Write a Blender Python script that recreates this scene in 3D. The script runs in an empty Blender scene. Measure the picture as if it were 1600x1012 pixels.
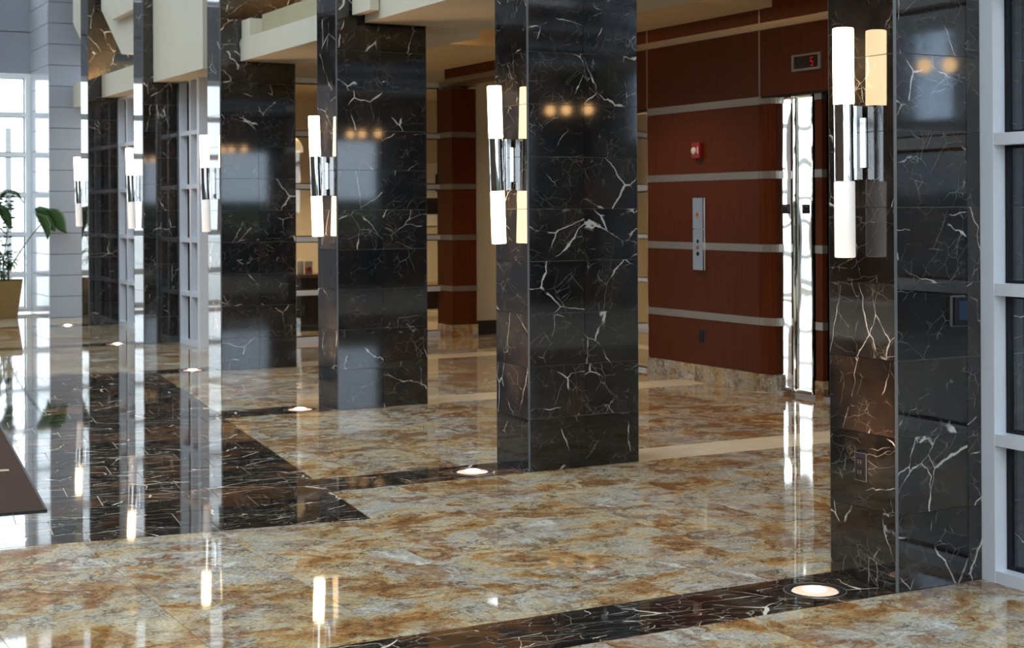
import bpy, bmesh, math, random
from mathutils import Vector, Matrix
random.seed(7)
C = bpy.context.scene.collection
SC = bpy.context.scene
R = math.radians
# ------------------------------------------------------------------ camera
F, H0, TH, ROLL, HC = 2380.0, 326.7, R(28.42), .005, 1.5
cd = bpy.data.cameras.new('camera'); cam = bpy.data.objects.new('camera', cd); C.objects.link(cam)
cd.sensor_width = 36.0; cd.lens = F/1600*36.0
cd.shift_y = -(506.0-H0)/1600.0
cam.matrix_world = Matrix.Translation((0, 0, HC)) @ (Matrix.Rotation(-TH, 4, 'Z') @ Matrix.Rotation(R(90), 4, 'X') @ Matrix.Rotation(-ROLL, 4, 'Z'))
cd.dof.use_dof = True; cd.dof.focus_distance = 6.9; cd.dof.aperture_fstop = 5.6
cd.clip_end = 300
SC.camera = cam
# ------------------------------------------------------------------ world, exposure
SC.view_settings.view_transform = 'Standard'; SC.view_settings.look = 'None'
SC.view_settings.gamma = 1; SC.view_settings.use_curve_mapping = False
SC.view_settings.exposure = 0.0
W = bpy.data.worlds.new('world'); SC.world = W; W.use_nodes = True
bg = W.node_tree.nodes['Background']
bg.inputs[0].default_value = (.82, .915, 1.0, 1); bg.inputs[1].default_value = 5.6
SC.cycles.max_bounces = 10; SC.cycles.diffuse_bounces = 4; SC.cycles.glossy_bounces = 6
SC.cycles.transparent_max_bounces = 12
SC.cycles.sample_clamp_indirect = 6.0; SC.cycles.caustics_reflective = False; SC.cycles.caustics_refractive = False
LAMP = (1.0, .71, .41)

# pixel helpers: a photo pixel and one known plane give a point of the place
cT, sT = math.cos(TH), math.sin(TH)
def ray(px, py):
    du, dv = px-800, py-H0
    u = du-ROLL*dv; v = dv+ROLL*du
    return (cT*u/F+sT, -sT*u/F+cT, -v/F)
def on_floor(px, py):
    r = ray(px, py); t = -HC/r[2]; return (r[0]*t, r[1]*t)
def on_x(px, py, X):
    r = ray(px, py); t = X/r[0]; return (r[1]*t, HC+r[2]*t)      # (Y, Z)
def on_y(px, py, Y):
    r = ray(px, py); t = Y/r[1]; return (r[0]*t, HC+r[2]*t)      # (X, Z)
def proj(X, Y, Z):
    xr = X*cT-Y*sT; d = max(X*sT+Y*cT, .05)
    u = F*xr/d; v = -F*(Z-HC)/d
    return 800+u+ROLL*v, H0+v-ROLL*u, d

# ------------------------------------------------------------------ materials
def new_mat(name):
    m = bpy.data.materials.new(name); m.use_nodes = True
    nt = m.node_tree
    return m, nt, nt.nodes['Principled BSDF']
def simple(name, col, rough=.5, metal=0.0, spec=.5, emit=None, es=0.0, coat=0.0):
    m, nt, b = new_mat(name)
    b.inputs['Base Color'].default_value = (*col, 1); b.inputs['Roughness'].default_value = rough
    b.inputs['Metallic'].default_value = metal; b.inputs['Specular IOR Level'].default_value = spec
    b.inputs['Coat Weight'].default_value = coat
    if emit: b.inputs['Emission Color'].default_value = (*emit, 1); b.inputs['Emission Strength'].default_value = es
    return m
class G:
    def __init__(s, nt): s.nt = nt
    def n(s, t, **kw):
        x = s.nt.nodes.new(t)
        for k, v in kw.items(): setattr(x, k, v)
        return x
    def link(s, a, b): s.nt.links.new(a, b)
    def val(s, sock, v):
        if isinstance(v, (int, float)): sock.default_value = v
        elif isinstance(v, tuple): sock.default_value = v
        else: s.link(v, sock)
    def math(s, op, a, b=0.0, c=None, clamp=False):
        x = s.n('ShaderNodeMath', operation=op, use_clamp=clamp); s.val(x.inputs[0], a); s.val(x.inputs[1], b)
        if c is not None: s.val(x.inputs[2], c)
        return x.outputs[0]
    def vmath(s, op, a, b=(0, 0, 0), scale=None):
        x = s.n('ShaderNodeVectorMath', operation=op); s.val(x.inputs[0], a)
        if op != 'SCALE': s.val(x.inputs[1], b)
        if scale is not None: s.val(x.inputs['Scale'], scale)
        return x.outputs[0]
    def noise(s, vec, scale, detail=4, rough=.55, dist=0.0, col=False):
        x = s.n('ShaderNodeTexNoise'); s.val(x.inputs['Vector'], vec)
        x.inputs['Scale'].default_value = scale; x.inputs['Detail'].default_value = detail
        x.inputs['Roughness'].default_value = rough; x.inputs['Distortion'].default_value = dist
        return x.outputs['Color' if col else 'Fac']
    def vor(s, vec, scale, feature='DISTANCE_TO_EDGE'):
        x = s.n('ShaderNodeTexVoronoi', feature=feature); s.val(x.inputs['Vector'], vec); x.inputs['Scale'].default_value = scale
        return x.outputs['Distance']
    def step(s, v, a, b, lo=0.0, hi=1.0):
        x = s.n('ShaderNodeMapRange', interpolation_type='SMOOTHSTEP'); s.val(x.inputs[0], v)
        s.val(x.inputs[1], a); s.val(x.inputs[2], b); x.inputs[3].default_value = lo; x.inputs[4].default_value = hi
        return x.outputs[0]
    def mix(s, f, a, b):
        x = s.n('ShaderNodeMix', data_type='RGBA'); s.val(x.inputs[0], f)
        for i, v in ((6, a), (7, b)):
            if isinstance(v, tuple): x.inputs[i].default_value = (*v, 1) if len(v) == 3 else v
            else: s.link(v, x.inputs[i])
        return x.outputs[2]
    def ramp(s, f, stops):
        x = s.n('ShaderNodeValToRGB'); s.val(x.inputs[0], f); e = x.color_ramp.elements
        while len(e) < len(stops): e.new(.5)
        for q, (p, c) in zip(e, stops): q.position = p; q.color = (*c, 1)
        return x.outputs[0]
    def coords(s, spread=30.0, world=False):
        tc = s.n('ShaderNodeTexCoord'); oi = s.n('ShaderNodeObjectInfo')
        rnd = s.n('ShaderNodeTexWhiteNoise', noise_dimensions='1D'); s.link(oi.outputs['Random'], rnd.inputs['W'])
        p = tc.outputs['Object']
        if world: p = s.vmath('ADD', p, oi.outputs['Location'])
        off = s.vmath('SCALE', rnd.outputs['Color'], scale=spread)
        return s.vmath('ADD', p, off), oi.outputs['Random'], rnd.outputs['Color']

def marble(name, base_a, base_b, brown, vein, amount, rough, brown_amt=0.0, scale=1.0, spec=.5, dens=0.0, align=False):
    m, nt, b = new_mat(name); g = G(nt)
    p, rnd, rc = g.coords()
    def turned(q, ang, sc):
        vr = g.n('ShaderNodeVectorRotate', rotation_type='EULER_XYZ'); g.link(q, vr.inputs['Vector'])
        e = g.n('ShaderNodeCombineXYZ'); 
        for k in range(3): g.val(e.inputs[k], g.math('MULTIPLY_ADD', rnd, .5, -.25+.05*ang) if align and k == 2 else (0.0 if align else g.math('MULTIPLY_ADD', rnd, 9.0+4*k, ang+k)))
        g.link(e.outputs[0], vr.inputs['Rotation'])
        return g.vmath('MULTIPLY', vr.outputs[0], sc)
    def wobble(q, sc, amt):
        return g.vmath('SCALE', g.vmath('SUBTRACT', g.noise(q, sc, 3, .6, col=True), (.5, .5, .5)), scale=amt)
    p1 = g.vmath('ADD', p, g.vmath('ADD', wobble(p, 3*scale, .10/scale), wobble(p, 16*scale, .022/scale)))
    # bold broken veins that thicken and thin out
    qa = turned(p1, .3, (1.0, 2.7, 1.6))
    w1 = g.math('MULTIPLY', g.step(g.noise(p, 7*scale, 3, .6), .36, .74), .021)
    v1 = g.math('SUBTRACT', 1.0, g.step(g.vor(qa, 1.9*scale), g.math('MULTIPLY', w1, .35), g.math('ADD', w1, .0022)))
    m1 = g.step(g.math('ADD', g.noise(g.vmath('ADD', p, (5, 1, 2)), 4.4*scale, 3), g.math('MULTIPLY', rnd, .20)), .60-dens, .69-dens)
    v1 = g.math('MULTIPLY', v1, m1)
    # thin long cracks in two directions
    qb = turned(p1, 1.7, (1.0, 2.6, 1.5)); qc = turned(p1, 4.1, (1.6, 2.2, 1.4) if align else (2.4, 1.0, 1.4))
    v2 = g.math('MULTIPLY', g.math('SUBTRACT', 1.0, g.step(g.vor(qb, 3.6*scale), .0015, .013)), g.step(g.noise(qb, 2.6*scale, 3, .6), .55-dens, .70-dens))
    v3 = g.math('MULTIPLY', g.math('SUBTRACT', 1.0, g.step(g.vor(qc, 6.2*scale), .001, .016)), g.step(g.noise(qc, 3.6*scale, 3, .6), .53-dens, .70-dens))
    qd = turned(p1, 2.6, (1.0, 4.2, 2.2))
    v5 = g.math('MULTIPLY', g.math('SUBTRACT', 1.0, g.step(g.vor(qd, 4.4*scale), .001, .012)), g.step(g.noise(qd, 2.4*scale, 3, .6), .50-dens, .62-dens))
    d3 = g.vor(g.vmath('ADD', p1, (9.1, 2.2, 5.5)), 15*scale)
    v4 = g.math('MULTIPLY', g.math('SUBTRACT', 1.0, g.step(d3, .0, .032)), g.step(g.noise(p, 5*scale, 3), .48, .74))
    v = g.math('MAXIMUM', v1, g.math('MAXIMUM', g.math('MULTIPLY', v2, .52), g.math('MAXIMUM', g.math('MULTIPLY', v3, .30), g.math('MAXIMUM', g.math('MULTIPLY', v4, .13), g.math('MULTIPLY', v5, .36)))))
    v = g.math('MULTIPLY', v, amount, clamp=True)
    cl = g.noise(p1, 5*scale, 6, .65)
    base = g.mix(g.step(cl, .35, .7), base_a, base_b)
    base = g.mix(g.math('MULTIPLY', g.step(g.noise(p1, 2.2*scale, 4, .6), .5-.3*dens, .66-.3*dens), brown_amt), base, brown)
    tone = g.math('MULTIPLY_ADD', rnd, .7, .65)
    hsv = g.n('ShaderNodeHueSaturation'); g.link(base, hsv.inputs['Color']); g.link(tone, hsv.inputs['Value'])
    col = g.mix(v, hsv.outputs[0], vein)
    g.link(col, b.inputs['Base Color']); b.inputs['Roughness'].default_value = rough
    b.inputs['Specular IOR Level'].default_value = spec
    return m
M = {}
M['marble'] = marble('black_marble', (.0068, .0060, .0055), (.022, .0180, .0150), (.040, .020, .0105), (.56, .54, .51), .9, .045, .3, 1.0, .8)
M['marble_floor'] = marble('brown_black_marble', (.010, .008, .007), (.028, .02, .015), (.105, .044, .016), (.76, .69, .57), 1.35, .04, 1.0, .95, .5, .075, True)

def granite(name, tint=1.0):
    m, nt, b = new_mat(name); g = G(nt)
    p, rnd, rc = g.coords(.45, world=True)
    mp = g.n('ShaderNodeMapping'); g.link(p, mp.inputs[0]); mp.inputs['Rotation'].default_value = (0, 0, R(24)); mp.inputs['Scale'].default_value = (.88, 1.0, 1)
    q = mp.outputs[0]
    wv = lambda v, sc, amt, d=3: g.vmath('SCALE', g.vmath('SUBTRACT', g.noise(v, sc, d, .6, col=True), (.5, .5, .5)), scale=amt)
    q1 = g.vmath('ADD', q, g.vmath('ADD', wv(q, 1.4, .80, 4), wv(q, 9, .10)))
    q2 = g.vmath('ADD', q1, wv(q, 28, .035))
    # flowing clouds of grey, tan, gold
    big = g.noise(q1, 2.6, 6, .62)
    med = g.noise(g.vmath('ADD', q2, (3, 8, 1)), 10, 5, .65)
    t = g.math('ADD', g.math('MULTIPLY', big, .66), g.math('MULTIPLY', med, .34))
    col = g.ramp(t, [(.34, (.16, .075, .028)), (.41, (.38, .185, .065)), (.445, (.43, .29, .14)), (.485, (.52, .42, .27)), (.52, (.45, .395, .30)), (.56, (.40, .375, .335)), (.61, (.60, .565, .47)), (.68, (.68, .67, .62))])
    gold = g.step(g.noise(g.vmath('ADD', q1, (9, 2, 4)), 1.9, 4, .6), .55, .68)
    col = g.mix(g.math('MULTIPLY', gold, .6), col, (.43, .275, .09))
    # outlines that run round the clouds
    def seam(scale, off, width, lo, hi):
        r = g.math('ABSOLUTE', g.math('SUBTRACT', g.noise(g.vmath('ADD', q2, off), scale, 5, .6), .5))
        return g.math('MULTIPLY', g.math('SUBTRACT', 1.0, g.step(r, .0, width)), g.step(g.noise(g.vmath('ADD', q, off), scale*.8, 3), lo, hi))
    col = g.mix(g.math('MULTIPLY', seam(1.9, (1, 5, 2),   .06, .38, .58), .85), col, (.235, .092, .026))
    col = g.mix(g.math('MULTIPLY', seam(4.2, (7, 3, 9), .045, .40, .60), .72), col, (.17, .085, .035))
    col = g.mix(g.math('MULTIPLY', seam(9.0, (2, 9, 5), .040, .40, .60), .72), col, (.075, .050, .034))
    # grain
    cr = g.vor(g.vmath('ADD', q2, wv(p, 60, .02)), 30)
    col = g.mix(g.math('MULTIPLY', g.math('SUBTRACT', 1.0, g.step(cr, .0, .10)), g.math('MULTIPLY', g.step(g.noise(q1, 6, 3), .40, .62), .55)), col, (.09, .062, .042))
    sp = g.noise(p, 75, 3, .75)
    tone = g.math('MULTIPLY', g.math('MULTIPLY_ADD', sp, 1.9, .08), g.math('MULTIPLY_ADD', rnd, .14, .93*tint))
    hsv = g.n('ShaderNodeHueSaturation'); g.link(col, hsv.inputs['Color']); g.link(tone, hsv.inputs['Value'])
    g.link(hsv.outputs[0], b.inputs['Base Color']); b.inputs['Roughness'].default_value = .035
    return m
M['granite'] = granite('gold_granite')
M['plinth_granite'] = granite('plinth_granite', .95)

def cream_stone():
    m, nt, b = new_mat('cream_stone'); g = G(nt); p, rnd, rc = g.coords(9)
    col = g.ramp(g.noise(p, 7, 6, .6), [(.3, (.74, .59, .41)), (.7, (.83, .70, .52))])
    g.link(col, b.inputs['Base Color']); b.inputs['Roughness'].default_value = .06; return m
M['cream'] = cream_stone()
def wood(name, a, bb, rough, spec=.5, axis=2):
    m, nt, b = new_mat(name); g = G(nt); p, rnd, rc = g.coords(11)
    mp = g.n('ShaderNodeMapping'); g.link(p, mp.inputs[0]); sc = [22.0, 22.0, 22.0]; sc[axis] = .7; mp.inputs['Scale'].default_value = sc
    f = g.noise(mp.outputs[0], 3.0, 6, .6, .4)
    col = g.ramp(f, [(.3, a), (.7, bb)])
    g.link(col, b.inputs['Base Color']); b.inputs['Roughness'].default_value = rough; b.inputs['Specular IOR Level'].default_value = spec
    return m
M['cherry'] = wood('cherry_veneer', (.075, .0155, .0045), (.125, .029, .0085), .42, .14)
M['walnut'] = wood('walnut', (.10, .055, .028), (.17, .095, .05), .4, .4)
M['pot'] = wood('planter_wood', (.16, .10, .035), (.22, .14, .05), .5, .3, axis=0)
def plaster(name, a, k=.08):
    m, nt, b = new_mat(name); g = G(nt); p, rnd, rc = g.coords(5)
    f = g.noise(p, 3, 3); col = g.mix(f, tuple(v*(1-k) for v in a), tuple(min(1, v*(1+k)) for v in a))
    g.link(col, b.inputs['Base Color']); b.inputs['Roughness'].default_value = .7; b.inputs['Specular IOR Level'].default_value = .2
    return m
M['plaster'] = plaster('cream_plaster', (.50, .47, .39))
M['wall_white'] = plaster('white_blue_paint', (.62, .70, .78))
M['alu_bloom'] = simple('bloom_window_frame', (.82, .86, .90), .35)  # frame colour whitened to stand in for bloom around the bright window
M['plaster_darker'] = plaster('darker_plaster', (.34, .31, .20))  # darker, greener plaster tone for the set-back soffit upstand
M['wall_pale'] = plaster('pale_blue_grey_paint', (.34, .38, .43))
M['plaster_tan'] = plaster('tan_plaster', (.64, .51, .31))
M['wall_paint'] = plaster('beige_paint', (.58, .52, .40))
M['wall_brown'] = plaster('brown_paint', (.06, .040, .027))
M['wall_blue'] = plaster('grey_blue_paint', (.16, .18, .21))
M['alu'] = simple('painted_aluminium', (.66, .69, .76), .32, 0, .5)
M['alu_panel'] = simple('aluminium_panel', (.27, .29, .345), .30, 0, .6)
M['alu_gloss'] = simple('aluminium_panel_gloss', (.46, .49, .55), .11, 0, .9)
M['steel'] = simple('brushed_steel', (.40, .36, .32), .38, .9)
M['bright_steel'] = simple('satin_steel', (.62, .59, .55), .28, .85)
M['chrome'] = simple('chrome', (.86, .87, .88), .03, 1.0)
M['mirror'] = simple('polished_steel', (.90, .88, .83), .025, 1.0)
M['black'] = simple('black_plastic', (.010, .010, .011), .45, 0, .25)
M['dark'] = simple('dark_gasket', (.010, .012, .016), .6, 0, .2)
M['grout'] = simple('pale_grout', (.52, .46, .38), .8, 0, .2)
M['joint'] = simple('column_joint', (.33, .30, .28), .8, 0, .2)
M['edge'] = simple('polished_edge', (.11, .115, .125), .12, 0, .7)
M['opal_on'] = simple('opal_glass_lit', (.9, .85, .75), .25, 0, .4, LAMP, 13.0)
M['opal_off'] = simple('opal_glass_spill_glow', (.86, .82, .80), .22, 0, .5, (1, .92, .88), .32)  # unlit glass; weak emission stands in for daylight and lamp spill on it
M['lens'] = simple('lens_lit', (.7, .45, .36), .12, 0, .5, (1, .58, .42), .75)
M['bulb'] = simple('bulb_lit', (.9, .9, .9), .3, 0, .3, (1, .86, .70), 14.0)
M['warm_lamp'] = simple('warm_lamp', (.9, .8, .6), .3, 0, .3, (1, .58, .22), 48.0)
M['pendant_lamp'] = simple('pendant_globe', (.9, .8, .6), .3, 0, .3, (1, .55, .22), 15.0)
M['soft_lamp'] = simple('soft_lamp', (.9, .85, .7), .3, 0, .3, (1, .80, .52), 9.0)
M['copper'] = simple('copper_reflector', (.75, .38, .25), .2, .9)
M['red'] = simple('red_plastic', (.30, .006, .010), .3)
M['clear'] = simple('strobe_lens', (.75, .70, .65), .15)
M['led'] = simple('red_led', (.3, .0, .0), .4, 0, .3, (1, .02, .02), .35)
M['screen'] = simple('dark_screen', (.012, .004, .004), .2)
M['reader'] = simple('reader_glass', (.018, .032, .062), .12, 0, .8)
M['carpet'] = simple('brown_carpet', (.055, .031, .023), .95, 0, .1)
M['mat_edge'] = simple('mat_rubber', (.018, .014, .013), .6)
M['mat_mark'] = simple('mat_mark', (.45, .38, .30), .9, 0, .1)
M['leaf'] = simple('dark_leaf', (.020, .060, .010), .4, 0, .4)
M['leaf2'] = simple('palm_leaf', (.022, .055, .016), .45, 0, .4)
M['stem'] = simple('stem_green', (.07, .10, .035), .6)
M['soil'] = simple('soil', (.03, .022, .015), .9)
M['white'] = simple('white_board', (.75, .75, .72), .5)
M['pink'] = simple('pink_print', (.75, .12, .22), .5)
M['shade'] = simple('lamp_shade', (.8, .65, .42), .6, 0, .2, (1, .72, .40), .55)
M['hedge'] = simple('hedge', (.05, .075, .04), .9)
M['pave'] = simple('outdoor_paving', (.55, .55, .53), .8)
M['concrete'] = simple('outdoor_concrete', (.34, .35, .36), .8)
M['brick_red'] = simple('outdoor_brick', (.25, .10, .07), .8)
M['asphalt'] = simple('dark_base', (.02, .02, .02), .5)
def glass_mat(name, tint):
    m, nt, b = new_mat(name); g = G(nt); nt.nodes.remove(b)
    lw = g.n('ShaderNodeLayerWeight'); lw.inputs['Blend'].default_value = .5
    f = g.math('MULTIPLY_ADD', g.math('POWER', lw.outputs['Facing'], 5.0), .92, .06)
    tr = g.n('ShaderNodeBsdfTransparent'); tr.inputs[0].default_value = (*tint, 1)
    gl = g.n('ShaderNodeBsdfGlossy'); gl.inputs['Roughness'].default_value = .01
    mx = g.n('ShaderNodeMixShader'); g.link(f, mx.inputs[0]); g.link(tr.outputs[0], mx.inputs[1]); g.link(gl.outputs[0], mx.inputs[2])
    g.link(mx.outputs[0], nt.nodes['Material Output'].inputs[0]); return m
M['glass'] = glass_mat('clear_glass', (.97, .985, .98))
M['glass_smoke'] = glass_mat('smoked_glass', (.42, .46, .50))
M['glass_grey'] = glass_mat('grey_glass', (.84, .89, .94))

# ------------------------------------------------------------------ mesh helpers
def link(o, parent=None):
    C.objects.link(o)
    if parent is not None: o.parent = parent
    return o
def mesh_obj(name, verts, faces, mat, parent=None, loc=(0, 0, 0), smooth=False):
    me = bpy.data.meshes.new(name); me.from_pydata(verts, [], faces); me.update()
    for mm in (mat if isinstance(mat, (list, tuple)) else [mat]): me.materials.append(mm)
    if smooth:
        for p in me.polygons: p.use_smooth = True
    o = bpy.data.objects.new(name, me); o.location = loc
    return link(o, parent)
def nest(child, part):
    child.parent = part; child.location = Vector(child.location)-Vector(part.location); return child
BF = [(0, 3, 2, 1), (4, 5, 6, 7), (0, 1, 5, 4), (1, 2, 6, 5), (2, 3, 7, 6), (3, 0, 4, 7)]
def bverts(x0, x1, y0, y1, z0, z1):
    return [(x0, y0, z0), (x1, y0, z0), (x1, y1, z0), (x0, y1, z0), (x0, y0, z1), (x1, y0, z1), (x1, y1, z1), (x0, y1, z1)]
def box(name, x0, x1, y0, y1, z0, z1, mat, parent=None, bev=0.0):
    """axis-aligned box given in world (or parent) coordinates; its origin is its centre"""
    c = ((x0+x1)/2, (y0+y1)/2, (z0+z1)/2)
    v = bverts(x0-c[0], x1-c[0], y0-c[1], y1-c[1], z0-c[2], z1-c[2])
    if bev:
        bm = bmesh.new()
        vs = [bm.verts.new(p) for p in v]
        for f in BF: bm.faces.new([vs[i] for i in f])
        bmesh.ops.bevel(bm, geom=bm.edges[:], offset=bev, segments=2, affect='EDGES', profile=.6)
        me = bpy.data.meshes.new(name); bm.to_mesh(me); bm.free(); me.materials.append(mat)
        o = bpy.data.objects.new(name, me); o.location = c; return link(o, parent)
    return mesh_obj(name, v, BF, mat, parent, c)
class MB:
    def __init__(s): s.v = []; s.f = []
    def box(s, *a):
        n = len(s.v); s.v += bverts(*a); s.f += [tuple(n+i for i in q) for q in BF]
    def prism(s, poly, z0, z1):
        n = len(s.v); k = len(poly)
        s.v += [(x, y, z0) for x, y in poly]+[(x, y, z1) for x, y in poly]
        s.f.append(tuple(n+k+i for i in range(k))); s.f.append(tuple(n+k-1-i for i in range(k)))
        for i in range(k): j = (i+1) % k; s.f.append((n+i, n+j, n+k+j, n+k+i))
    def build(s, name, mat, parent=None, loc=(0, 0, 0)):
        return mesh_obj(name, [(a-loc[0], b-loc[1], c-loc[2]) for a, b, c in s.v], s.f, mat, parent, loc)
def lathe(name, prof, mat, parent=None, loc=(0, 0, 0), seg=28, smooth=True):
    v = []; f = []
    for r, z in prof:
        for i in range(seg):
            a = 2*math.pi*i/seg; v.append((r*math.cos(a), r*math.sin(a), z))
    for j in range(len(prof)-1):
        for i in range(seg):
            k = (i+1) % seg; f.append((j*seg+i, j*seg+k, (j+1)*seg+k, (j+1)*seg+i))
    if prof[0][0] > 1e-6: f.append(tuple(reversed(range(seg))))
    if prof[-1][0] > 1e-6: f.append(tuple((len(prof)-1)*seg+i for i in range(seg)))
    o = mesh_obj(name, v, f, mat, parent, loc)
    if smooth:
        for p in o.data.polygons: p.use_smooth = len(p.vertices) == 4
        try: o.data.set_sharp_from_angle(angle=R(40))
        except Exception: pass
    return o
def tube(name, pts, rad, mat, parent=None, seg=8):
    v = []; f = []; n = len(pts); P = [Vector(p) for p in pts]
    for i, p in enumerate(P):
        d = (P[min(i+1, n-1)]-P[max(i-1, 0)]).normalized()
        a = d.cross(Vector((0, 1, 0)) if abs(d.y) < .9 else Vector((1, 0, 0))).normalized(); b = d.cross(a)
        r = rad[i] if isinstance(rad, (list, tuple)) else rad
        for k in range(seg):
            t = 2*math.pi*k/seg; v.append(tuple(p+a*(r*math.cos(t))+b*(r*math.sin(t))))
    for i in range(n-1):
        for k in range(seg): q = (k+1) % seg; f.append((i*seg+k, i*seg+q, (i+1)*seg+q, (i+1)*seg+k))
    f.append(tuple(reversed(range(seg)))); f.append(tuple((n-1)*seg+k for k in range(seg)))
    o = mesh_obj(name, v, f, mat, parent)
    for p in o.data.polygons: p.use_smooth = len(p.vertices) == 4
    return o
def empty(name, loc, label, cat, group=None, rotz=0.0):
    o = bpy.data.objects.new(name, None); C.objects.link(o); o.location = loc; o.rotation_euler = (0, 0, rotz); o.empty_display_size = .1
    tag(o, label, cat, group); return o
def tag(o, label, cat, group=None):
    o['label'] = label; o['category'] = cat
    if group: o['group'] = group
    return o
def struct(o, label=None):
    o['kind'] = 'structure'
    if label: o['label'] = label
    return o
def sempty(name, label=None, loc=(0, 0, 0)):
    o = bpy.data.objects.new(name, None); C.objects.link(o); o.location = loc; o['kind'] = 'structure'
    if label: o['label'] = label
    return o
def spot(name, loc, energy, size, col, direction, parent=None, blend=.6, rad=.06):
    l = bpy.data.lights.new(name, 'SPOT'); l.energy = energy; l.spot_size = size; l.spot_blend = blend; l.color = col; l.shadow_soft_size = rad
    o = bpy.data.objects.new(name, l); link(o, parent); o.location = loc
    o.rotation_euler = Vector(direction).to_track_quat('-Z', 'Y').to_euler(); return o

# ------------------------------------------------------------------ the plan
COL = [(4.13, 4.50), (4.21, 7.59), (4.28, 10.67), (4.39, 13.85), (4.51, 17.06), (4.62, 20.21)]     # near-left corner of each column
CW, CDP, CH = .75, .40, 5.4
TH_ = .30                                                                                          # tile course height
ANG = R(7.3); DO = (2.915, 6.841); DLEN, DWID = 7.36, 7.0                                          # dark floor field, turned a little
dx, dy = (math.cos(ANG), -math.sin(ANG)), (math.sin(ANG), math.cos(ANG))
def dk(u, v): return (DO[0]+u*dx[0]+v*dy[0], DO[1]+u*dx[1]+v*dy[1])
DARK = [dk(-DWID, 0), dk(0, 0), dk(0, DLEN), dk(-DWID, DLEN)]

# ------------------------------------------------------------------ floor
def clip(poly, a, b, keep_left=True):
    out = []; ex, ey = b[0]-a[0], b[1]-a[1]
    def sd(p):
        s = ex*(p[1]-a[1])-ey*(p[0]-a[0]); return s if keep_left else -s
    for i in range(len(poly)):
        p, q = poly[i], poly[(i+1) % len(poly)]; sp, sq = sd(p), sd(q)
        if sp >= 0: out.append(p)
        if (sp >= 0) != (sq >= 0):
            t = sp/(sp-sq); out.append((p[0]+t*(q[0]-p[0]), p[1]+t*(q[1]-p[1])))
    return out
def area(p): return abs(sum(p[i][0]*p[(i+1) % len(p)][1]-p[(i+1) % len(p)][0]*p[i][1] for i in range(len(p))))/2
def minus(poly, quad):
    rest = poly; out = []
    for i in range(len(quad)):
        a, b = quad[i], quad[(i+1) % len(quad)]
        o = clip(rest, a, b, False)
        if len(o) > 2 and area(o) > 2e-4: out.append(o)
        rest = clip(rest, a, b, True)
        if len(rest) < 3 or area(rest) < 2e-4: break
    return out
def grow(quad, d):
    cx = sum(p[0] for p in quad)/4; cy = sum(p[1] for p in quad)/4
    out = []
    n = len(quad)
    for i in range(n):
        p0, p1, p2 = quad[i-1], quad[i], quad[(i+1) % n]
        e1 = Vector((p1[0]-p0[0], p1[1]-p0[1])).normalized(); e2 = Vector((p2[0]-p1[0], p2[1]-p1[1])).normalized()
        n1 = Vector((e1.y, -e1.x)); n2 = Vector((e2.y, -e2.x))
        out.append((p1[0]+d*(n1.x+n2.x), p1[1]+d*(n1.y+n2.y)))
    return out
floor = struct(box('floor', -8.2, 13.2, -6.2, 23.6, -.15, -.006, M['grout']), 'polished stone floor of gold granite with dark marble inlays and cream bands')
floor.location.z = -.078
G2 = .0011
cells = []          # (kind, [polys])
def cell(kind, x0, x1, y0, y1, gap=G2):
    if x1-x0 < .01 or y1-y0 < .01: return
    p = [(x0+gap, y0+gap), (x1-gap, y0+gap), (x1-gap, y1-gap), (x0+gap, y1-gap)]
    ps = [p]
    for q in holes:
        nx = []
        for a in ps: nx += minus(a, q)
        ps = nx
    if ps: cells.append((kind, ps))
def xs(a, b, step, org):
    k = math.ceil((a-org)/step-1e-6); r = [a]
    while org+k*step < b-1e-6:
        if org+k*step > a+.02: r.append(org+k*step)
        k += 1
    return r+[b]
XMIN, XMAX = -3.4, 9.6
DKG = grow(DARK, .0025)
rows = []
ys = [1.0]
y = 4.5
down = []
while y > 1.0: down.append(y); y -= .6
down.append(1.0); down = down[::-1]
for a, b in zip(down, down[1:]): rows.append((a, b))
for i, (X0, Y0) in enumerate(COL):
    yb = Y0+CDP; ye = COL[i+1][1] if i < 5 else 23.3
    c = [yb]; y = yb+.32
    while y < ye-.12: c.append(y); y += .6
    c.append(ye)
    rows += list(zip(c, c[1:]))
holes = [DKG]
for a, b in rows:
    e = xs(XMIN, XMAX, .605, .965)
    for x0, x1 in zip(e, e[1:]): cell('granite', x0, x1, a, b)
UPX = [.25, .266, .227, .22, .251, .231]
for i, (X0, Y0) in enumerate(COL):
    a, b = Y0, Y0+CDP
    sx = [-.8, 2.9, 3.2, 3.5, 1.4, 1.4][i]
    e = xs(XMIN, sx, .605, .965)
    for x0, x1 in zip(e, e[1:]): cell('granite', x0, x1, a, b)
    # dark strip, last tile holds the uplight
    ux = X0-UPX[i]; uy = Y0+.19
    hole = [(ux+.124*math.cos(t*2*math.pi/20), uy+.124*math.sin(t*2*math.pi/20)) for t in range(20)]
    e = [X0]; x = X0-.45
    while x > sx: e.append(x); x -= .302
    e.append(sx); e = e[::-1]
    for x0, x1 in zip(e, e[1:]):
        if x1 == X0:
            holes = [DKG, hole]; cell('marble', x0, x1, a, b, .0019); holes = [DKG]
        else: cell('marble', x0, x1, a, b, .0019)
    if i in (1, 2, 3):
        e = xs(X0+CW, 7.68, .62, X0+CW)
        for x0, x1 in zip(e, e[1:]): cell('cream', x0, x1, a, b)
        e = xs(7.68, XMAX, .605, .965)
        for x0, x1 in zip(e, e[1:]): cell('granite', x0, x1, a, b)
    else:
        e = xs(X0+CW, XMAX, .605, .965)
        for x0, x1 in zip(e, e[1:]): cell('granite', x0, x1, a, b)
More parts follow.
